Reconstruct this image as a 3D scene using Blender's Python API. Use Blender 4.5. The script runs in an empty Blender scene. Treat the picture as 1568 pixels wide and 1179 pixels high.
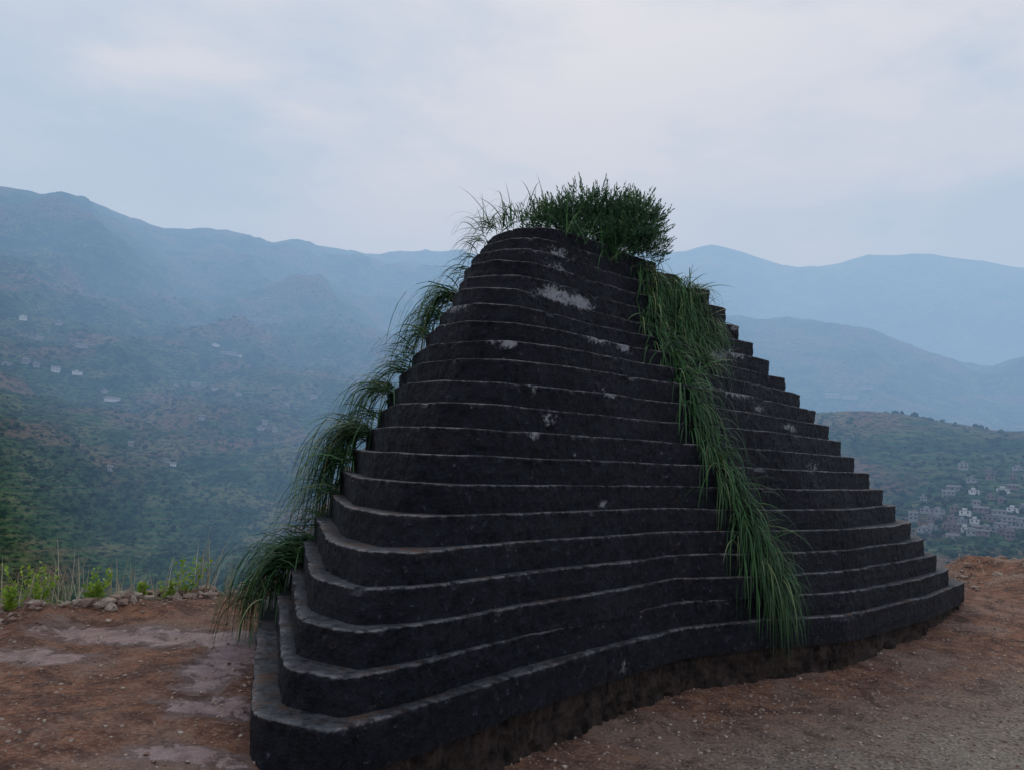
import bpy, math, random
import numpy as np
from mathutils import Matrix, Vector
random.seed(7); rng=np.random.default_rng(7)
sc=bpy.context.scene
# ---------------- camera
H=1.6; F=1200.0; PITCH=math.radians(5.24); ROLL=math.radians(2.6)
cam_d=bpy.data.cameras.new("camera"); cam=bpy.data.objects.new("camera",cam_d); sc.collection.objects.link(cam)
cam_d.sensor_width=36; cam_d.lens=F/1568*36; cam_d.clip_end=40000; cam_d.clip_start=.05
M=Matrix.Translation((0,0,H))@Matrix.Rotation(math.pi/2+PITCH,4,'X')@Matrix.Rotation(ROLL,4,'Z')
cam.matrix_world=M; sc.camera=cam
# survey helpers: measured bearings -> real world positions
def ray(px,py):
    v=M.to_3x3()@Vector(((px-784)/F,-(py-588.75)/F,-1)); return v
def S(px,py,z):
    v=ray(px,py); t=(z-H)/v.z; return (v.x*t,v.y*t)
def sight(px,py):
    v=ray(px,py); r=math.hypot(v.x,v.y); return math.degrees(math.atan2(v.x,v.y)), v.z/r
# ---------------- noise
def _h(ix,iy,iz,s):
    n=(ix*374761393+iy*668265263+iz*2147483647+s*1274126177)&0xffffffff
    n=((n^(n>>13))*1274126177)&0xffffffff
    n=((n^(n>>16))*2246822519)&0xffffffff
    return ((n^(n>>15))&0xffffff)/float(0xffffff)
def vn(x,y,z=0,s=0):
    x=np.asarray(x,float);y=np.asarray(y,float);z=np.asarray(z,float)+0*x
    ix=np.floor(x).astype(np.int64);iy=np.floor(y).astype(np.int64);iz=np.floor(z).astype(np.int64)
    fx=x-ix;fy=y-iy;fz=z-iz
    fx=fx*fx*(3-2*fx);fy=fy*fy*(3-2*fy);fz=fz*fz*(3-2*fz)
    r=0
    for a in(0,1):
        for b in(0,1):
            for c in(0,1):
                w=(fx if a else 1-fx)*(fy if b else 1-fy)*(fz if c else 1-fz)
                r=r+w*_h(ix+a,iy+b,iz+c,s)
    return r*2-1
def fbm(x,y,z=0,o=4,s=0):
    r=0;a=.5
    for i in range(o):
        r=r+a*vn(x*2**i,y*2**i,z*2**i,s+i); a*=.5
    return r
def sst(a,b,x):
    t=np.clip((x-a)/(b-a),0,1); return t*t*(3-2*t)
def mkobj(name,verts,faces,mats,attrs=None,midx=None,smooth=False):
    me=bpy.data.meshes.new(name)
    v=np.asarray(verts,dtype=np.float32)
    if isinstance(faces,np.ndarray) and faces.ndim==2:
        n,k=faces.shape
        me.vertices.add(len(v)); me.vertices.foreach_set('co',v.ravel())
        me.loops.add(n*k); me.loops.foreach_set('vertex_index',faces.ravel().astype(np.int32))
        me.polygons.add(n); me.polygons.foreach_set('loop_start',(np.arange(n)*k).astype(np.int32))
        me.update(calc_edges=True)
    else:
        me.from_pydata([tuple(map(float,p)) for p in v],[],faces); me.update()
    if attrs:
        for nm,a in attrs.items():
            at=me.attributes.new(nm,'FLOAT','POINT'); at.data.foreach_set('value',np.asarray(a,dtype=np.float32))
    for m in mats: me.materials.append(m)
    if midx is not None: me.polygons.foreach_set('material_index',np.asarray(midx,dtype=np.int32))
    me.polygons.foreach_set('use_smooth',np.full(len(me.polygons),smooth))
    me.validate()
    ob=bpy.data.objects.new(name,me); sc.collection.objects.link(ob); return ob
# ---------------- material helpers
class NT:
    def __init__(s,name):
        s.m=bpy.data.materials.new(name); s.m.use_nodes=True; s.t=s.m.node_tree; s.t.nodes.clear()
        s.out=s.n('ShaderNodeOutputMaterial'); s.b=s.n('ShaderNodeBsdfPrincipled'); s.l(s.b.outputs[0],s.out.inputs[0])
        s.tc=s.n('ShaderNodeTexCoord')
        s.b.inputs['Specular IOR Level'].default_value=.35
    def n(s,t): return s.t.nodes.new(t)
    def l(s,a,b): s.t.links.new(a,b)
    def put(s,inp,v):
        if isinstance(v,bpy.types.NodeSocket): s.l(v,inp)
        elif isinstance(v,(tuple,list)): inp.default_value=(*v,1) if len(v)==3 and inp.type=='RGBA' else v
        else: inp.default_value=v
    def noise(s,sc,det=5,rough=.55,vec=None,dist=0):
        n=s.n('ShaderNodeTexNoise'); n.inputs['Scale'].default_value=sc; n.inputs['Detail'].default_value=det
        n.inputs['Roughness'].default_value=rough; n.inputs['Distortion'].default_value=dist
        s.l(vec or s.tc.outputs['Object'],n.inputs['Vector']); return n.outputs['Fac']
    def ramp(s,f,a,b):
        n=s.n('ShaderNodeMapRange'); s.l(f,n.inputs[0]); n.inputs[1].default_value=a; n.inputs[2].default_value=b; return n.outputs[0]
    def mix(s,f,a,b):
        n=s.n('ShaderNodeMix'); n.data_type='RGBA'; s.put(n.inputs[0],f); s.put(n.inputs[6],a); s.put(n.inputs[7],b); return n.outputs[2]
    def math(s,op,a,b=0.):
        n=s.n('ShaderNodeMath'); n.operation=op; n.use_clamp=False; s.put(n.inputs[0],a); s.put(n.inputs[1],b); return n.outputs[0]
    def attr(s,nm):
        n=s.n('ShaderNodeAttribute'); n.attribute_name=nm; return n.outputs['Fac']
    def bump(s,h,st,d=.01):
        n=s.n('ShaderNodeBump'); n.inputs['Strength'].default_value=st; n.inputs['Distance'].default_value=d
        s.l(h,n.inputs['Height']); s.l(n.outputs[0],s.b.inputs['Normal'])
    def scaled(s,v):
        n=s.n('ShaderNodeMapping'); n.inputs['Scale'].default_value=v; s.l(s.tc.outputs['Object'],n.inputs[0]); return n.outputs[0]
# steps
m=NT("black_painted_stone")
geo=m.n('ShaderNodeNewGeometry'); sep=m.n('ShaderNodeSeparateXYZ'); m.l(geo.outputs['True Normal'],sep.inputs[0])
up=m.ramp(sep.outputs['Z'],.55,.92)
n1=m.noise(1.7,4,.6); n2=m.noise(13,5,.76); n4=m.noise(3.3,6,.72,vec=m.scaled((1,1,2.2)))
base=m.mix(m.ramp(n2,.38,.66),(.0022,.003,.0075),(.015,.0185,.033))
base=m.mix(m.math('MULTIPLY',m.ramp(n1,.50,.66),.6),base,(.026,.029,.042))
base=m.mix(m.math('MULTIPLY',m.ramp(n4,.40,.32),.6),base,(.032,.037,.055))
base=m.mix(m.math('MULTIPLY',m.ramp(n4,.60,.70),.5),base,(.055,.028,.020))
dust=m.mix(m.ramp(n2,.35,.62),(.020,.024,.036),(.18,.18,.19))
dust=m.mix(m.math('MULTIPLY',m.ramp(n4,.54,.64),.85),dust,(.22,.105,.055))
base=m.mix(m.math('MULTIPLY',up,m.ramp(n1,.15,.6)),base,dust)
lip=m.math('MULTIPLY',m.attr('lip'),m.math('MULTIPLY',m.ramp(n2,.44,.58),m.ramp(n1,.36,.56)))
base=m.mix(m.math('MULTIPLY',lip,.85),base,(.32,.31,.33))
nw=m.noise(24,6,.80)
wsum=m.math('ADD',m.math('MULTIPLY',nw,.7),m.math('MULTIPLY',n2,.45))
wh=m.ramp(m.math('ADD',m.math('MULTIPLY',m.math('MINIMUM',m.attr('white'),1.1),.22),wsum),.70,.80)
wh=m.math('MULTIPLY',wh,m.ramp(m.attr('white'),.05,.4))
base=m.mix(m.math('MULTIPLY',wh,.8),base,(.50,.51,.56))
spk=m.ramp(m.math('ADD',wsum,m.math('MULTIPLY',n4,.15)),.745,.79)
base=m.mix(m.math('MULTIPLY',spk,.5),base,(.22,.225,.26))
m.l(base,m.b.inputs['Base Color']); m.put(m.b.inputs['Roughness'],m.ramp(n2,.0,.85)); m.b.inputs['Specular IOR Level'].default_value=.25
m.bump(m.math('ADD',m.math('MULTIPLY',n2,1.6),nw),1.,.045); M_STEP=m.m
m=NT("rough_concrete_footing")
c=m.mix(m.ramp(m.noise(7,7,.72),.35,.68),(.005,.005,.006),(.085,.055,.045)); m.l(c,m.b.inputs['Base Color']); m.b.inputs['Roughness'].default_value=.9
m.bump(m.noise(18,6,.7),1,.06); M_FOOT=m.m
# ---------------- mound outlines
KEY={}
def K(k,vis,back): KEY[k]=vis+back
z=lambda k:.2*k
def V(k,l): return [S(a,b,z(k)) for a,b in l]
K(1,V(1,[(398,925),(379,1095),(505,1120),(650,1080),(800,1030),(960,985),(1050,960),(1160,950),(1300,940),(1420,915),(1482,890)]),[(6.4,12.6),(3,13.3),(-.5,12.4),(-2.5,9.5)])
K(2,V(2,[(424,893),(430,1022),(535,1035),(645,1015),(800,972),(955,940),(1045,920),(1158,913),(1300,905),(1408,886),(1458,870)]),[(6.15,12.5),(2.95,13.2),(-.45,12.3),(-2.4,9.5)])
K(3,V(3,[(448,862),(457,948),(545,965),(645,955),(800,925),(950,903),(1040,884),(1155,880),(1300,872),(1395,858),(1437,848)]),[(5.9,12.4),(2.9,13.1),(-.4,12.2),(-2.35,9.6)])
K(5,V(5,[(482,785),(502,826),(565,843),(640,843),(800,829),(930,820),(1035,813),(1150,813),(1300,810),(1370,804),(1397,798)]),[(5.4,12.1),(2.7,12.8),(-.3,12),(-2.2,9.8)])
K(12,V(12,[(612,575),(640,557),(700,550),(780,552),(860,560),(930,570),(985,580),(1040,588),(1130,603),(1215,622),(1250,629)]),[(3.9,11.4),(2,11.9),(0,11.5),(-1.25,9.9)])
K(16,V(16,[(690,455),(703,442),(740,438),(790,441),(840,455),(910,475),(970,492),(1020,500),(1080,510),(1130,519),(1157,525)]),[(2.95,11),(1.6,11.4),(.2,11.2),(-.65,10)])
K(19,V(19,[(722,400),(735,388),(770,382),(815,382),(850,390),(900,405),(960,425),(1000,432),(1040,437),(1070,441),(1087,444)]),[(2.3,10.8),(1.4,11.2),(.3,11),(-.3,10)])
K(21,V(21,[(745,372),(755,360),(785,350),(820,346),(850,350),(890,362),(930,375),(960,388),(980,395),(1000,400),(1005,402)]),[(1.8,10.7),(1.2,10.9),(.4,10.8),(-.1,10.2)])
ks=sorted(KEY); arr=np.array([KEY[k] for k in ks])
def outline(k):
    P=np.stack([[np.interp(k,ks,arr[:,i,c]) for c in(0,1)] for i in range(arr.shape[1])])
    if k<20: P[2:10]+=rng.normal(0,.024,(8,2))
    for q in(.07,.2,.25):
        Q=np.roll(P,-1,0); P=np.stack([(1-q)*P+q*Q,q*P+(1-q)*Q],1).reshape(-1,2)
    Q=np.roll(P,-1,0); t=np.linspace(0,1,8,endpoint=False)[None,:,None]
    P=(P[:,None]*(1-t)+Q[:,None]*t).reshape(-1,2)
    return P
def norm(P):
    T=np.roll(P,-2,0)-np.roll(P,2,0); T/=np.linalg.norm(T,axis=1)[:,None]+1e-9
    return np.stack([T[:,1],-T[:,0]],1)
OUT={}
for k in range(1,22):
    P=outline(k); N=norm(P)
    w=.008*vn(P[:,0]*1.1,P[:,1]*1.1,k*3.7,3)+.006*vn(P[:,0]*4,P[:,1]*4,k*5.1,4)+rng.normal(0,.010)
    OUT[k]=P+N*w[:,None]
n=len(OUT[1]); rings=[];lipa=[]
def addring(P,N,o,zz,lp,rough=.008):
    r=rough*(vn(P[:,0]*13,P[:,1]*13,zz*13,9)+1.*vn(P[:,0]*34,P[:,1]*34,zz*34,10))
    Q=P+N*(o+r)[:,None]
    rings.append(np.column_stack([Q,zz+0*Q[:,0]])); lipa.append(np.full(len(P),lp))
P=OUT[1];N=norm(P); NF=14
for zz in np.linspace(-.7,-.07,NF): addring(P,N,-.05,np.full(n,zz),0,.03)
for k in range(1,22):
    P=OUT[k];N=norm(P); zt=.2*k+.008*vn(P[:,0]*.9,P[:,1]*.9,k*2.3,21)+.005*vn(P[:,0]*5,P[:,1]*5,k*2.3,22)
    zb=(-.06 if k==1 else .2*(k-1)-.004)
    chip=np.clip(vn(P[:,0]*6,P[:,1]*6,k*7.7,31)+.5*vn(P[:,0]*17,P[:,1]*17,k*7.7,32)-.52,0,1)
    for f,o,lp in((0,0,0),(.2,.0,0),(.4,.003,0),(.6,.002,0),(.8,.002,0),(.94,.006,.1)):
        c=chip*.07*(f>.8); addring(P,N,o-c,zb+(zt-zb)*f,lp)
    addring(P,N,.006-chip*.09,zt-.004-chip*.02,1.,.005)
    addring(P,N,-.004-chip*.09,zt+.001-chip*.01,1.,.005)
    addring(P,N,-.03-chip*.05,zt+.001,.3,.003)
    addring(P,N,-.06,zt,.0,.003)
R=np.concatenate(rings); lipa=np.concatenate(lipa)
nr=len(rings); j=np.arange(n); fs=[];fm=[]
for i in range(nr-1):
    a=i*n+j;b=i*n+(j+1)%n; fs.append(np.stack([a,b,b+n,a+n],1)); fm+= [1 if i<NF-1 else 0]*n
faces=np.concatenate(fs)
cen=R[-n:].mean(0)+np.array([0,0,.02]); R=np.vstack([R,cen[None]]); lipa=np.append(lipa,0)
ci=len(R)-1; base_i=(nr-1)*n
capf=np.stack([base_i+j[::2],base_i+(j[::2]+1)%n,base_i+(j[::2]+2)%n,np.full(len(j[::2]),ci)],1)
faces=np.vstack([faces,capf]); fm+=[0]*len(capf)
white=np.zeros(len(R))
def spot(px,py,k,sx,sz,amp=1.):
    global white
    az,te=sight(px,py); P=OUT[k]; a=np.degrees(np.arctan2(P[:,0],P[:,1])); front=norm(P)[:,1]<.2
    d=np.where(front,np.abs(a-az),99); i=int(np.argmin(d)); x,y=P[i]; zz=H+te*math.hypot(x,y)
    g=np.exp(-(((R[:,0]-x)**2+(R[:,1]-y)**2)/sx**2+((R[:,2]-zz)/sz)**2))
    white=np.maximum(white,amp*g)
for s in[(865,385,19,.22,.09,1.3),(868,408,18,.22,.08,1.3),(860,452,16,.3,.09,1.6),(895,462,16,.28,.09,1.6),(915,395,19,.15,.08,.9),(773,522,13,.14,.06,1.3),(915,515,14,.24,.07,1.3),(955,530,14,.14,.07,1.3),
 (815,580,11,.08,.10,1.1),(925,770,7,.12,.04,1.1),(895,697,8,.08,.04,1.2),(1130,600,12,.4,.08,1.1),(1100,545,15,.3,.1,1.),(1265,714,8,.25,.06,1.2),(1210,655,11,.25,.06,1.),(955,1022,1,.06,.05,1.1),(820,665,9,.05,.04,1.2),(1160,625,12,.2,.05,1.1),(1140,500,17,.3,.1,.9),(700,470,15,.3,.06,.8),(1360,840,4,.3,.08,.8),(935,600,11,.15,.08,.9),(840,640,10,.1,.06,.9),(1125,540,15,.3,.08,1.),(1125,715,8,.15,.06,1.)]:
    spot(*s)
mkobj("stepped_stone_mound",R,faces,[M_STEP,M_FOOT],{'lip':lipa,'white':white},fm,False)
# ---------------- near ground
def edge(x): return np.interp(x,[-60,-12,-4.6,-2.9,0,8.5,14,60],[-6,3,6.9,8.8,14,14.2,13.5,5])
def gz(x,y):
    zz=-.37*sst(-1.7,.2,x)*(1-.75*sst(7,11.5,y))
    zz=zz+.05*fbm(x*.7,y*.7,0,4,50)+.030*fbm(x*4,y*4,0,4,60)
    e=edge(x)+.25*vn(x*1.7,y*0,0,70)
    zz=zz+.12*np.exp(-((y-e+.3)/.45)**2)*(.6+.9*vn(x*2.1,y*2.1,0,71))
    zz=zz+.30*sst(7.2,8.8,x)*sst(10.2,12.2,y)*(1+.5*fbm(x*1.5,y*1.5,0,3,75))
    d=np.clip(y-e,0,None); zz=zz-np.minimum(d*d*1.2,.3+.9*d)
    return zz
t=np.linspace(-1,1,620); gx=60*np.sinh(3.6*t)/math.sinh(3.6)+1.0
t=np.linspace(-1,1,620); gy=40*np.sinh(3.4*t)/math.sinh(3.4)+5.5
X,Y=np.meshgrid(gx,gy); Z=gz(X,Y)
wet=np.zeros_like(X)
for px,py,sx,sy in[(190,968,1.0,.34),(300,972,.8,.36),(350,1010,.3,.9),(285,1155,.36,.15),(40,1000,.6,.25),(330,1080,.35,.25)]:
    x,y=S(px,py,0); wet=np.maximum(wet,np.exp(-((X-x)/sx)**2-((Y-y)/sy)**2))
def gridfaces(r,c):
    a=(np.arange(r-1)[:,None]*c+np.arange(c-1)[None]).ravel(); return np.stack([a,a+1,a+c+1,a+c],1)
m=NT("red_earth")
n1=m.noise(.9,5,.6); n2=m.noise(4.5,7,.76,dist=.5); n3=m.noise(36,5,.82)
sepx=m.n('ShaderNodeSeparateXYZ'); m.l(m.tc.outputs['Object'],sepx.inputs[0])
c=m.mix(m.ramp(n2,.38,.63),(.15,.058,.040),(.54,.255,.15))
right=m.ramp(m.math('ADD',sepx.outputs['X'],m.math('MULTIPLY',n1,3.)),1.0,3.0)
g=m.mix(m.ramp(n3,.38,.64),(.19,.16,.135),(.76,.68,.57))
foot=m.ramp(m.math('SUBTRACT',m.math('ADD',m.math('MULTIPLY',sepx.outputs['X'],.62),4.9),m.math('ADD',sepx.outputs['Y'],m.math('MULTIPLY',n1,1.5))),-1.2,.5)
gm=m.math('MULTIPLY',right,foot)
c=m.mix(m.math('MULTIPLY',gm,m.ramp(n2,.2,.42)),c,g)
c=m.mix(m.math('MULTIPLY',m.ramp(n1,.5,.62),.5),c,(.50,.37,.31))
c=m.mix(m.math('MULTIPLY',m.ramp(m.noise(2.3,6,.76,dist=.8),.52,.59),m.math('SUBTRACT',.7,m.math('MULTIPLY',gm,.4))),c,(.095,.045,.036))
c=m.mix(m.math('MULTIPLY',m.ramp(n3,.56,.62),.6),c,(.70,.60,.50))
c=m.mix(m.math('MULTIPLY',m.ramp(n3,.44,.38),.7),c,(.060,.034,.028))
w=m.ramp(m.math('ADD',m.attr('wet'),m.math('MULTIPLY',m.math('SUBTRACT',n2,.5),2.2)),.32,.66)
c=m.mix(m.math('MULTIPLY',w,.75),c,m.mix(m.ramp(n2,.4,.6),(.20,.115,.115),(.36,.27,.28)))
m.l(c,m.b.inputs['Base Color']); m.l(m.math('SUBTRACT',.9,m.math('MULTIPLY',w,.66)),m.b.inputs['Roughness'])
m.bump(m.math('MULTIPLY',m.math('ADD',m.math('MULTIPLY',n2,1.6),n3),m.math('SUBTRACT',1.,m.math('MULTIPLY',w,.75))),1.,.08); M_GR=m.m
mkobj("ground",np.stack([X.ravel(),Y.ravel(),Z.ravel()],1),gridfaces(620,620),[M_GR],{'wet':wet.ravel()},None,True)
# ---------------- far terrain
crest_px=[(-300,300),(0,290),(60,305),(130,300),(200,330),(290,360),(380,365),(420,378),(450,372),(550,390),(650,390),(800,395),(900,390),(1000,385),(1050,384),(1090,378),(1200,405),(1290,400),(1330,383),(1430,386),(1568,411),(1900,420)]
ct=np.array([sight(a,b) for a,b in crest_px])
sn=np.array([.005,.03,.06,.08,.1,.12,.14,.16,.2,.22,.24,.26,.32,.40,.48,.56,.62,.72,.85,1,1.2,2.])
cols={-33:[-.5,-.5,-.42,-.37,-.33,-.30,-.27,-.25,-.215,-.20,-.185,-.165,-.09,-.02,.04,.09,.12,.17,.235],
 -9:[-.5,-.5,-.42,-.36,-.33,-.3,-.27,-.25,-.19,-.16,-.13,-.11,-.035,.04,.10,.15,.17,.20,.225],
 8:[-.5,-.5,-.4,-.3,-.24,-.2,-.15,-.12,-.06,-.03,-.02,-.01,.03,.07,.11,.15,.17,.18,.21],
 22:[-.5,-.5,-.3,-.2,-.14,-.11,-.08,-.04,.05,.076,.06,.03,.0,.03,.10,.175,.185,.13,.17],
 33:[-.5,-.5,-.3,-.2,-.13,-.085,-.05,-.02,.036,.044,.03,.0,-.02,.0,.06,.12,.13,.10,.16]}
ca=sorted(cols)
def hterr(az,r):
    az=np.asarray(az,float); r=np.asarray(r,float)
    cr=np.interp(az,ct[:,0],ct[:,1]); Rc=np.interp(az,[-33,-9,22],[3100,4000,5000]); s=r/Rc
    cs=[]
    for c in ca:
        base=cols[c]; cs.append((np.interp(np.log(s),np.log(sn[:19]),base)))
    azc=np.clip(az,ca[0],ca[-1]); p=0
    for i in range(len(ca)-1):
        lo,hi=ca[i],ca[i+1]; tt=np.clip((azc-lo)/(hi-lo),0,1); tt=tt*tt*(3-2*tt)
        p=np.where((azc>=lo)&(azc<=hi),cs[i]*(1-tt)+cs[i+1]*tt,p)
    tt=sst(.78,1,s); p=p*(1-tt)+cr*tt; p=np.where(s>1,cr-.10*np.minimum((s-1)*2,1.5),p)
    x=r*np.sin(np.radians(az)); y=r*np.cos(np.radians(az))
    wx=x+120*fbm(x/500,y/500,0,3,90); wy=y+120*fbm(x/500,y/500,5,3,91)
    rid=1-np.abs(fbm(wx/700,wy/700,0,5,80))*2.6
    nz=.034*(rid-.45)+.016*fbm(x/160,y/160,0,5,83)
    nz*=np.interp(s,[0,.03,.1,.8,1],[.2,.6,1,1,.2])*np.interp(az,[0,20],[1.3,.7])
    return H+r*(p+nz),x,y
az=np.linspace(-72,72,640); rr=np.exp(np.linspace(math.log(25),math.log(9500),520))
A,Rr=np.meshgrid(az,rr); hz,hx,hy=hterr(A,Rr)
m=NT("forested_hillside")
n1=m.noise(.005,5,.62); n2=m.noise(.022,6,.7); n3=m.noise(.12,4,.75)
c=m.mix(m.ramp(n2,.35,.65),(.024,.058,.034),(.080,.150,.062))
c=m.mix(m.math('MULTIPLY',m.ramp(n1,.50,.58),.65),c,(.24,.130,.10))
c=m.mix(m.math('MULTIPLY',m.ramp(m.noise(.011,5,.7),.55,.60),.6),c,(.17,.17,.09))
c=m.mix(m.math('MULTIPLY',m.ramp(n3,.48,.56),.9),c,(.010,.030,.021))
wv=m.n('ShaderNodeTexWave'); wv.bands_direction='Z'; wv.inputs['Scale'].default_value=.045; wv.inputs['Distortion'].default_value=6; wv.inputs['Detail'].default_value=3; wv.inputs['Detail Scale'].default_value=.3
m.l(m.tc.outputs['Object'],wv.inputs[0])
c=m.mix(m.math('MULTIPLY',m.math('MULTIPLY',m.ramp(wv.outputs['Fac'],.75,.95),m.ramp(n2,.45,.55)),.4),c,(.18,.15,.10))
m.l(c,m.b.inputs['Base Color']); m.b.inputs['Roughness'].default_value=.95; m.b.inputs['Specular IOR Level'].default_value=.05
m.bump(m.math('ADD',n2,m.math('MULTIPLY',n3,.5)),1,14); M_HILL=m.m
mkobj("hills",np.stack([hx.ravel(),hy.ravel(),hz.ravel()],1),gridfaces(*A.shape),[M_HILL],None,None,True)
# haze body over the valley; its own emission stands in for scattered daylight
mh=bpy.data.materials.new("valley_haze"); mh.use_nodes=True; nt=mh.node_tree; nt.nodes.clear()
o=nt.nodes.new('ShaderNodeOutputMaterial'); ab=nt.nodes.new('ShaderNodeVolumeAbsorption'); em=nt.nodes.new('ShaderNodeEmission'); ad=nt.nodes.new('ShaderNodeAddShader')
sig=np.array([.00025,.00034,.00046]); hc=np.array([.43,.56,.71])
ab.inputs['Density'].default_value=.001; ab.inputs['Color'].default_value=(*(1-sig/.001),1)
e=sig*hc; em.inputs['Color'].default_value=(*(e/e.max()),1); em.inputs['Strength'].default_value=float(e.max())
nt.links.new(ab.outputs[0],ad.inputs[0]); nt.links.new(em.outputs[0],ad.inputs[1]); nt.links.new(ad.outputs[0],o.inputs['Volume'])
mh.cycles.homogeneous_volume=True
bx=np.array([[x,y,zz] for x,y in((-9000,6900),(-9000,7500),(650,20),(9000,7500)) for zz in(-2500,1600)],float)
mkobj("valley_haze",bx,[(0,1,3,2),(4,6,7,5),(0,4,5,1),(2,3,7,6),(0,2,6,4),(1,5,7,3)],[mh])
# ---------------- foliage materials
def leafmat(name,a,b,c2,tr=.25):
    m=NT(name); t=m.attr('tint'); c=m.mix(m.ramp(t,0,.6),a,b); c=m.mix(m.ramp(t,.88,1.),c,c2)
    m.l(c,m.b.inputs['Base Color']); m.b.inputs['Roughness'].default_value=.5
    tl=m.n('ShaderNodeBsdfTranslucent'); m.l(c,tl.inputs[0]); mx=m.n('ShaderNodeMixShader'); mx.inputs[0].default_value=tr
    m.l(m.b.outputs[0],mx.inputs[1]); m.l(tl.outputs[0],mx.inputs[2]); m.l(mx.outputs[0],m.out.inputs[0]); return m.m
M_GRASS=leafmat("grass_blade",(.010,.036,.018),(.055,.15,.045),(.28,.28,.14),.2)
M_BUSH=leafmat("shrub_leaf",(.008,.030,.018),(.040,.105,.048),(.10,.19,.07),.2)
M_WEED=leafmat("weed_leaf",(.12,.24,.03),(.28,.42,.05),(.45,.48,.10),.35)
M_DRY=leafmat("dry_stalk",(.28,.25,.16),(.48,.44,.32),(.58,.55,.44),.1)
class Acc:
    def __init__(s): s.v=[];s.f=[];s.t=[]
    def blade(s,p,d,L,w,g,tint,seg=9):
        p=np.array(p,float); d=np.array(d,float); d/=np.linalg.norm(d)
        side=np.cross(d,(0,0,1)); 
        if np.linalg.norm(side)<.1: side=np.array((1.,0,0))
        side/=np.linalg.norm(side); a=random.uniform(-.9,.9); 
        q=np.cross(side,d); side=side*math.cos(a)+q*math.sin(a)
        st=L/seg; b=len(s.v)
        for i in range(seg+1):
            f=i/seg; ww=w*(.55+.45*min(1,f*5))*(1-f**2.2)+.0006
            s.v.append(p-side*ww/2); s.v.append(p+side*ww/2); s.t+= [tint,tint]
            if i: 
                k=b+2*i; s.f.append((k-2,k-1,k+1,k))
            d=d+np.array((random.gauss(0,.03),random.gauss(0,.03),-g*st*(1+f))); d/=np.linalg.norm(d); p=p+d*st
    def leaf(s,p,d,L,w,tint):
        p=np.array(p);d=np.array(d);d=d/ (np.linalg.norm(d)+1e-9); r=rng.normal(size=3); sd=np.cross(d,r); sd/=np.linalg.norm(sd)+1e-9
        b=len(s.v); s.v+=[p,p+d*L*.5-sd*w/2,p+d*L,p+d*L*.5+sd*w/2]; s.f.append((b,b+1,b+2,b+3)); s.t+=[tint]*4
    def make(s,name,mat): 
        return mkobj(name,np.array(s.v),np.array(s.f),[mat],{'tint':s.t})
def surf(k,px,py):
    az,_=sight(px,py); P=OUT[k]; N=norm(P); a=np.degrees(np.arctan2(P[:,0],P[:,1]))
    d=np.where(N[:,1]<.3,np.abs(a-az),99); i=int(np.argmin(d)); return P[i],N[i]
L=[(20,750,340,26,.6),(19,735,362,22,.55),(18,722,388,12,.5),(17,712,412,25,.55),(15,692,450,170,1.0),(14,672,478,60,.8),(13,650,510,50,.7),(12,632,535,25,.65),(11,615,560,60,.7),(10,592,590,110,.9),(9,572,630,30,.65),(8,552,652,230,1.15),(7,525,695,80,.9),(6,505,740,50,.75),(5,485,785,35,.7),(4,462,828,170,1.05),(3,440,845,130,.95),(2,412,895,60,.8)]
RK={20:9.4,19:9.2,18:9.05,17:8.9,15:8.5,14:8.3,13:8.2,12:8.1,11:8.,10:7.9,9:7.8,8:7.6,7:7.4,6:7.3,5:7.2,4:7.1,3:7.,2:6.9}
A_=Acc()
for k,px,py,cnt,ln in L:
    az_,te=sight(px,py); rk=RK[k]
    x=rk*math.sin(math.radians(az_)); y=rk*math.cos(math.radians(az_)); zz=H+te*rk-.05
    for i in range(int(cnt*1.1)):
        p=(x+random.gauss(.05,.05),y+random.gauss(0,.15),zz+random.gauss(0,.04))
        th=random.gauss(math.pi*1.02,.6); up_=random.uniform(.2,1.3); lg=1.3 if random.random()<.15 else 1.
        A_.blade(p,(math.cos(th),math.sin(th)*.8,up_),lg*ln*random.uniform(.5,1.1),random.uniform(.008,.018),random.uniform(2.4,5.5),random.random()**1.3)
A_.make("hanging_grass",M_GRASS)
A_=Acc()
B=[(20,985,375,60,.6),(20,1000,385,60,.6),(19,1010,385,90,.6),(19,1040,395,130,.6),(19,1060,400,80,.5),(18,1000,420,60,.6),(18,1050,430,120,.6),(18,1075,440,70,.5),(17,1000,465,60,.6),(17,1050,460,110,.6),(17,1080,480,80,.55),(16,995,490,50,.6),(16,1050,500,90,.6),(16,1085,515,50,.5),(15,1015,520,80,.6),(15,1065,530,80,.6),(14,1030,545,80,.6),(14,1080,560,60,.5),(13,1045,580,90,.6),(12,1055,600,80,.6),(11,1065,630,80,.6),(10,1075,655,60,.55),(9,1090,690,80,.6),(8,1105,715,80,.6),(7,1125,755,80,.6),(6,1140,785,80,.6),(5,1155,815,90,.65),(4,1170,850,90,.7),(3,1182,880,80,.7),(2,1190,905,40,.55)]
for k,px,py,cnt,ln in B:
    P0,N0=surf(k,px,py)
    for i in range(cnt):
        tx=random.gauss(0,.075); p=(P0[0]-N0[0]*.06+tx,P0[1]-N0[1]*.06+.4*tx,.2*k-.05+random.gauss(0,.05))
        out=1.+(random.random()<.14)*1.3
        A_.blade(p,(N0[0]*.8+random.gauss(.1,.6)*out,N0[1]*.9+random.gauss(0,.3),random.uniform(0.1,1.1)*out),ln*random.uniform(.5,1.3),random.uniform(.007,.016),random.uniform(3,8)/out,random.random()**1.0)
A_.make("hanging_grass",M_GRASS)
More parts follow.
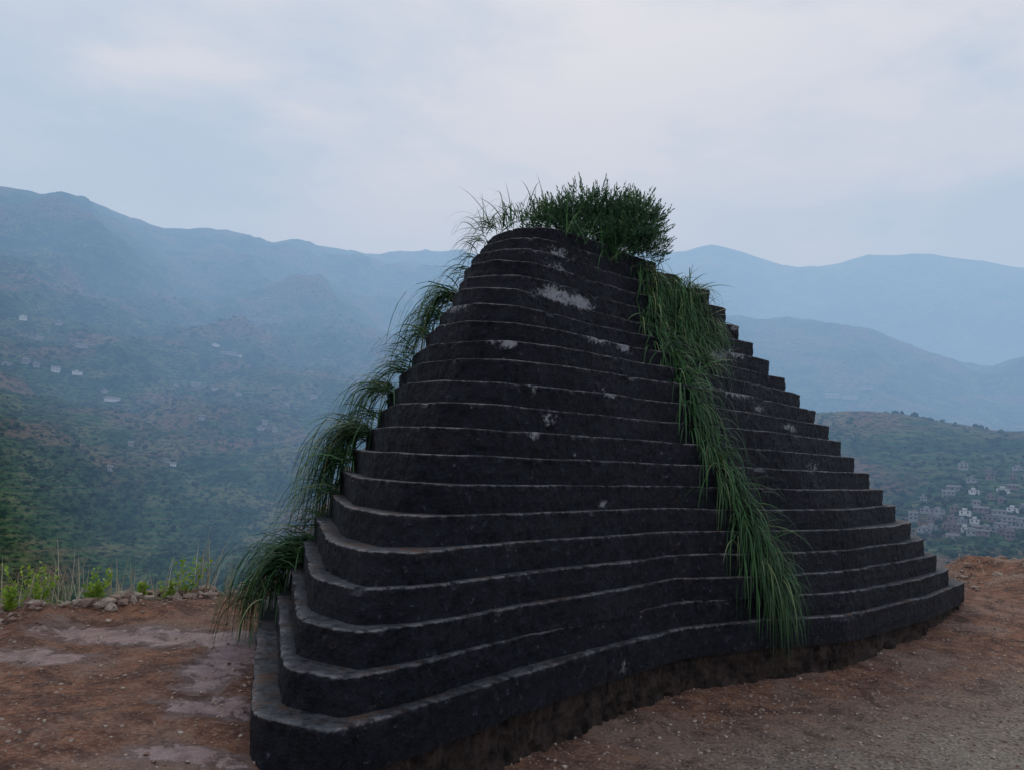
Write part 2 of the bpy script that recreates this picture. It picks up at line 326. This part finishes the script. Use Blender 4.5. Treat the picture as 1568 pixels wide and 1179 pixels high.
# bush
def sprig(ac,p,d,L,tb,nl=16,ll=.05,w=.014):
    d=np.array(d)/np.linalg.norm(d)
    for i in range(nl):
        f=(i+.5)/nl; r=rng.normal(size=3); r-=d*np.dot(r,d); r/=np.linalg.norm(r)+1e-9
        ac.leaf(np.array(p)+d*L*f,d*.75+r*.8*(1.1-f),ll*(1.2-.6*f),w,min(1,max(0,tb+random.gauss(0,.15))))
A_=Acc()
C=[(.98,9.9,4.42,.74,.6,.62,480),(.42,9.7,4.38,.40,.45,.42,170),(1.42,9.85,4.46,.44,.5,.52,280),(1.40,9.6,4.18,.44,.4,.38,160),(.95,9.45,4.2,.5,.3,.3,110)]
for cx,cy,cz,rx,ry,rz,cnt in C:
    for i in range(int(cnt*2.2)):
        v=rng.normal(size=3); v/=np.linalg.norm(v); 
        if v[2]<-.35: v[2]*=-1
        q=random.uniform(.45,1.0)*(1+.13*vn(v[0]*4,v[1]*4,v[2]*4,5))
        p=np.array((cx+v[0]*rx*q,cy+v[1]*ry*q,cz+v[2]*rz*q)); d=v*.8+np.array((0,0,.6))+rng.normal(size=3)*.25
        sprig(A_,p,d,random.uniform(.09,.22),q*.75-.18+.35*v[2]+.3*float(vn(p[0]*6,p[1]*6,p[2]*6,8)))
A_.make("leafy_shrub",M_BUSH)
A_=Acc()
for px,py,r_,cnt in[(750,348,9.3,22),(775,340,9.3,36),(800,330,9.3,36),(890,365,9.0,30),(850,350,9.0,14),(940,390,9.2,30)]:
    a_,te=sight(px,py)
    for i in range(cnt):
        p=(r_*math.sin(math.radians(a_))+random.gauss(0,.1),r_*math.cos(math.radians(a_))+random.gauss(0,.1),H+te*r_-.08)
        A_.blade(p,(random.gauss(-.1,.55),random.gauss(-.2,.4),1.2),random.uniform(.3,.7),.012,random.uniform(1,4.5),random.random())
A_.make("hanging_grass",M_GRASS)
# edge weeds
def at_edge(px,off=.15):
    a_,_=sight(px,900); r=4.
    while True:
        x=r*math.sin(math.radians(a_)); y=r*math.cos(math.radians(a_))
        if y>=float(edge(x))-off: return x,y,float(gz(np.array(x),np.array(y)))
        r+=.03
def weed(px,hgt):
    ac=Acc(); x,y,z0=at_edge(px,random.uniform(.05,.3)); z0-=.03
    for s_ in range(6):
        d=np.array((random.gauss(0,.25),random.gauss(0,.25),1.)); 
        for i in range(20):
            f=(i+3)/22; r=rng.normal(size=3); r[2]=abs(r[2])*.5
            ac.leaf(np.array((x,y,z0))+d*hgt*f*random.uniform(.8,1),r+d*.3,.08*(1.1-.6*f),.024,random.random())
        ac.blade((x,y,z0),d,hgt*1.05,.008,.1,.5,4)
    ac.make("weed_plant",M_WEED)
for px,h_ in[(48,.45),(62,.32),(150,.34),(285,.42),(20,.25),(262,.22),(215,.18),(140,.22)]: weed(px,h_)
ac=Acc()
for px,h_ in[(95,.75),(200,.55),(322,.8),(10,.5),(240,.45),(348,.55),(170,.45),(300,.55),(75,.5),(130,.45),(38,.4),(270,.55)]:
    x,y,z0=at_edge(px,.1)
    for i in range(9): ac.blade((x+random.gauss(0,.05),y+random.gauss(0,.05),z0-.03),(random.gauss(0,.14),random.gauss(0,.14),1),h_*random.uniform(.4,1.1),.011,random.uniform(.1,1.4),random.random(),6)
for i in range(420):
    x=random.uniform(-6,-2.3); y=float(edge(x))+random.gauss(-.1,.2); z0=float(gz(np.array(x),np.array(y)))
    ac.blade((x,y,z0-.02),(random.gauss(0,.5),random.gauss(0,.4),.8),random.uniform(.06,.24),.009,random.uniform(1,5),random.random(),5)
for i in range(160):
    x=random.uniform(6.8,10); y=12.2+random.random()*1.8; z0=float(gz(np.array(x),np.array(y)))
    ac.blade((x,y,z0-.02),(random.gauss(0,.5),random.gauss(0,.4),.8),random.uniform(.06,.22),.010,random.uniform(1,5),random.random(),5)
ac.make("dry_grass",M_DRY)
# stones
import bmesh
bm=bmesh.new(); bmesh.ops.create_icosphere(bm,subdivisions=1,radius=1); IV=np.array([v.co[:] for v in bm.verts]); IF=np.array([[v.index for v in f.verts] for f in bm.faces]); bm.free()
def blobs(name,pos,siz,mat,flat=.6,jit=.25):
    vs=[];fs=[];ts=[];nv=len(IV)
    for i,(p,s) in enumerate(zip(pos,siz)):
        v=IV*(1+rng.normal(0,jit,(nv,1)))*np.array([1,random.uniform(.6,1),flat*random.uniform(.7,1.2)])*s
        a=random.uniform(0,6.3); c,sn_=math.cos(a),math.sin(a); v=np.stack([v[:,0]*c-v[:,1]*sn_,v[:,0]*sn_+v[:,1]*c,v[:,2]],1)
        vs.append(v+p); fs.append(IF+i*nv); ts.append(np.full(nv,random.random()))
    return mkobj(name,np.concatenate(vs),np.concatenate(fs),[mat],{'tint':np.concatenate(ts)})
m=NT("stone"); c=m.mix(m.attr('tint'),(.16,.09,.07),(.56,.49,.42)); c=m.mix(m.ramp(m.noise(30),.3,.8),c,(.18,.105,.075)); m.l(c,m.b.inputs['Base Color']); m.b.inputs['Roughness'].default_value=.9; m.bump(m.noise(60),.6,.01); M_ST=m.m
N0=42000; gxx=rng.uniform(-5,8,N0); gyy=rng.uniform(2.6,12,N0); gs=.004+.015*rng.random(N0)**4
kp=(gxx>-.3)|(rng.random(N0)<.4); kp&=(fbm(gxx*1.2,gyy*1.2,0,3,140)>rng.uniform(-.6,.2,N0))
gxx,gyy,gs=gxx[kp],gyy[kp],gs[kp]
blobs("gravel",np.stack([gxx,gyy,gz(gxx,gyy)+gs*.2],1),gs,M_ST)
pos=[];siz=[]
for i in range(1200):
    x=random.choice((random.uniform(-7,-2.2),random.uniform(-7,-2.2),random.uniform(6.2,13))); y=float(edge(x))+random.gauss(-.3,.28) - (0 if x<0 else random.random()*1.8); s=.012+.08*random.random()**4
    pos.append((x,y,float(gz(np.array(x),np.array(y)))+s*.25)); siz.append(s)
blobs("rubble",pos,siz,M_ST)
# distant trees
m=NT("tree_canopy"); c=m.mix(m.attr('tint'),(.012,.030,.018),(.055,.095,.04)); m.l(c,m.b.inputs['Base Color']); m.b.inputs['Roughness'].default_value=.95; m.bump(m.noise(1.2,3,.7),1,1.); M_TR=m.m
az_=rng.uniform(-42,42,34000); r_=np.exp(rng.uniform(math.log(230),math.log(2400),34000))
hh,xx,yy=hterr(az_,r_); dn=fbm(xx/90,yy/90,0,4,120)
keep=(dn>rng.uniform(-.35,.35,34000)); keep&=~((az_>-5)&(az_<15))
pos=np.stack([xx,yy,hh+1.0],1)[keep]; siz=(1.3+2.6*rng.random(len(pos))**2)*np.interp(r_[keep],[230,2000],[.75,1.9])
blobs("distant_trees",pos,siz,M_TR,.9,.2)
# houses
def wallmat(name,col):
    m=NT(name); c=m.mix(m.ramp(m.noise(.5,4,.7),.4,.7),col,tuple(x*.6 for x in col)); m.l(c,m.b.inputs['Base Color']); m.b.inputs['Roughness'].default_value=.85; return m.m
WM=[wallmat("white_plaster",(.62,.62,.62)),wallmat("grey_plaster",(.30,.295,.30)),wallmat("earth_brick",(.22,.17,.15))]
M_RF=wallmat("roof_tile",(.16,.155,.16)); M_WN=wallmat("window_dark",(.02,.025,.03))
def house(azd,r,w,d,fl,wm,rot,pitched):
    h,x,y=hterr(np.array(azd),np.array(r)); x=float(x);y=float(y);h=float(h); V_=[];F_=[];MI=[]
    ht=fl*2.9
    def box(x0,x1,y0,y1,z0,z1,mi):
        b=len(V_); V_.extend([(x0,y0,z0),(x1,y0,z0),(x1,y1,z0),(x0,y1,z0),(x0,y0,z1),(x1,y0,z1),(x1,y1,z1),(x0,y1,z1)])
        for f in((0,3,2,1),(4,5,6,7),(0,1,5,4),(1,2,6,5),(2,3,7,6),(3,0,4,7)): F_.append(tuple(b+i for i in f)); MI.append(mi)
    box(-w/2,w/2,-d/2,d/2,-4,ht,0)
    nw=max(2,int(w/3))
    for f in range(fl):
        for i in range(nw):
            cx=-w/2+(i+.5)*w/nw; box(cx-.55,cx+.55,-d/2-.06,-d/2+.1,f*2.9+.9,f*2.9+2.2,2)
        if f>0: box(-w/2,w/2,-d/2-.9,-d/2-.02,f*2.9-.12,f*2.9+.08,0)
        for i in(-1,1): box(w/2-.1,w/2+.06,i*d/4-.5,i*d/4+.5,f*2.9+.9,f*2.9+2.2,2)
    if pitched:
        b=len(V_); o=.6
        V_.extend([(-w/2-o,-d/2-o,ht+.01),(w/2+o,-d/2-o,ht+.01),(w/2+o,d/2+o,ht+.01),(-w/2-o,d/2+o,ht+.01),(-w/2-o,0,ht+d*.28),(w/2+o,0,ht+d*.28)])
        for f in((0,1,5,4),(2,3,4,5),(0,4,3),(1,2,5),(0,3,2,1)): F_.append(tuple(b+i for i in f)); MI.append(1)
    else:
        box(-w/2-.2,w/2+.2,-d/2-.2,d/2+.2,ht+.01,ht+.25,1)
        box(-w/4,w/8,-d/4,d/4,ht+.25,ht+1.9,0)
    a=math.radians(rot-azd); c,s=math.cos(a),math.sin(a)
    V2=[(x+p[0]*c-p[1]*s,y+p[0]*s+p[1]*c,h+p[2]+.3) for p in V_]
    return mkobj("village_house",V2,F_,[WM[wm],M_RF,M_WN],None,MI)
def rpix(px,py):
    a_,te=sight(px,py); r=np.exp(np.linspace(math.log(200),math.log(4500),900)); hh,_,_=hterr(np.full(900,a_),r); el=(hh-H)/r
    i=np.argmax(el>=te); return a_,float(r[i])
HL=[(172,613,22,0,1),(85,570,12,0,2),(118,573,14,0,1),(35,490,10,0,2),(40,556,9,1,2),(10,558,12,1,1),(90,498,9,1,2),(125,532,16,1,1),(265,713,9,0,1),(350,543,26,1,1),(300,590,16,1,1),(330,598,10,0,1),(255,707,10,1,1),(168,718,8,1,1),(405,650,9,1,1),(440,620,9,1,1),(200,680,8,1,1),(310,640,9,1,1),(480,610,12,1,1),(330,530,10,0,1),(55,560,8,1,2),(1275,608,22,1,2),(1325,594,20,1,2),(1300,610,24,1,1),(420,660,8,1,1),(160,600,9,1,1),(365,546,12,0,1),(400,655,14,1,1),(230,615,8,1,1),(270,590,10,1,1),(60,520,9,1,1),(365,605,10,1,1)]
for px,py,w,wm,fl in HL:
    a_,r_=rpix(px,py); q=max(.85,r_/1150); house(a_,r_,w*.85*q,7*q,fl,wm,random.uniform(-25,25),random.random()<.5)
rows=[(722,1450,1568,4),(735,1470,1568,5),(752,1455,1568,6),(768,1400,1568,7),(785,1388,1568,11),(800,1395,1568,13),(812,1405,1568,13),(822,1450,1568,8)]
for y0,x0,x1,cnt in rows:
    for i in range(cnt):
        px=x0+(x1+60-x0)*(i+random.uniform(.1,.9))/cnt; a_,r_=rpix(px,y0+random.uniform(-5,5)); house(a_,r_,random.uniform(5,11),random.uniform(4,6),random.choice((1,1,1,2)),random.choice((0,1,1,1,2,2)),random.uniform(-30,30),random.random()<.3)
# ---------------- world
w=bpy.data.worlds.new("World"); sc.world=w; w.use_nodes=True; nt=w.node_tree; nt.nodes.clear()
N_=lambda t:nt.nodes.new(t); lk=nt.links.new
out=N_('ShaderNodeOutputWorld'); bg=N_('ShaderNodeBackground'); lk(bg.outputs[0],out.inputs[0]); bg.inputs[1].default_value=.1
sky=N_('ShaderNodeTexSky'); sky.sky_type='NISHITA'; sky.sun_disc=False; sky.sun_elevation=math.radians(38); sky.sun_rotation=math.radians(5); sky.air_density=1; sky.dust_density=1
tc=N_('ShaderNodeTexCoord'); mp=N_('ShaderNodeMapping'); mp.inputs['Scale'].default_value=(1,1,2.6); lk(tc.outputs['Generated'],mp.inputs[0])
def wn(scale,det,ro,dist=0):
    n=N_('ShaderNodeTexNoise'); n.inputs['Scale'].default_value=scale;n.inputs['Detail'].default_value=det;n.inputs['Roughness'].default_value=ro;n.inputs['Distortion'].default_value=dist; lk(mp.outputs[0],n.inputs[0]); return n.outputs['Fac']
def mr(f,a,b,c=0,d=1):
    n=N_('ShaderNodeMapRange'); n.interpolation_type='SMOOTHSTEP'; lk(f,n.inputs[0]); 
    for i,v in enumerate((a,b,c,d)): n.inputs[i+1].default_value=v
    return n.outputs[0]
def mx(f,a,b):
    n=N_('ShaderNodeMix'); n.data_type='RGBA'
    if isinstance(f,float): n.inputs[0].default_value=f
    else: lk(f,n.inputs[0])
    for i,v in((6,a),(7,b)):
        if isinstance(v,tuple): n.inputs[i].default_value=(*v,1)
        else: lk(v,n.inputs[i])
    return n.outputs[2]
def mm(op,a,b):
    n=N_('ShaderNodeMath'); n.operation=op
    for i,v in enumerate((a,b)):
        if isinstance(v,(int,float)): n.inputs[i].default_value=v
        else: lk(v,n.inputs[i])
    return n.outputs[0]
cn=wn(2.2,6,.5,.1)
cl=mx(mr(cn,.36,.64),(5.5,6.4,7.7),(7.3,7.7,8.4))
sp_=N_('ShaderNodeSeparateXYZ'); lk(tc.outputs['Generated'],sp_.inputs[0])
dt=N_('ShaderNodeVectorMath'); dt.operation='DOT_PRODUCT'; lk(mp.outputs[0],dt.inputs[0])
v=Vector((.12,.9,.41*2.6)).normalized(); dt.inputs[1].default_value=v
ln=N_('ShaderNodeVectorMath'); ln.operation='LENGTH'; lk(mp.outputs[0],ln.inputs[0]); dv=mm('DIVIDE',dt.outputs['Value'],ln.outputs['Value'])
gl=mr(mm('ADD',dv,mm('MULTIPLY',mm('SUBTRACT',wn(3.6,7,.55,.15),.5),.34)),.90,1.02)
cl=mx(gl,cl,(9.9,9.75,9.8))
lo=mr(sp_.outputs['Z'],.36,.12); cl=mx(mm('MULTIPLY',lo,.6),cl,(7.9,7.7,8.2))
fin=mx(.93,sky.outputs[0],cl); lk(fin,bg.inputs[0])
sd=bpy.data.lights.new("sun",'SUN'); sd.energy=1.4; sd.angle=math.radians(20); sd.color=(1,.96,.9); so=bpy.data.objects.new("sun",sd); sc.collection.objects.link(so)
dirv=-Vector((math.sin(math.radians(5))*math.cos(math.radians(38)),math.cos(math.radians(5))*math.cos(math.radians(38)),math.sin(math.radians(38))))
so.rotation_euler=dirv.to_track_quat('-Z','Y').to_euler()
sc.view_settings.view_transform='Standard'; sc.view_settings.look='None'; sc.view_settings.exposure=0
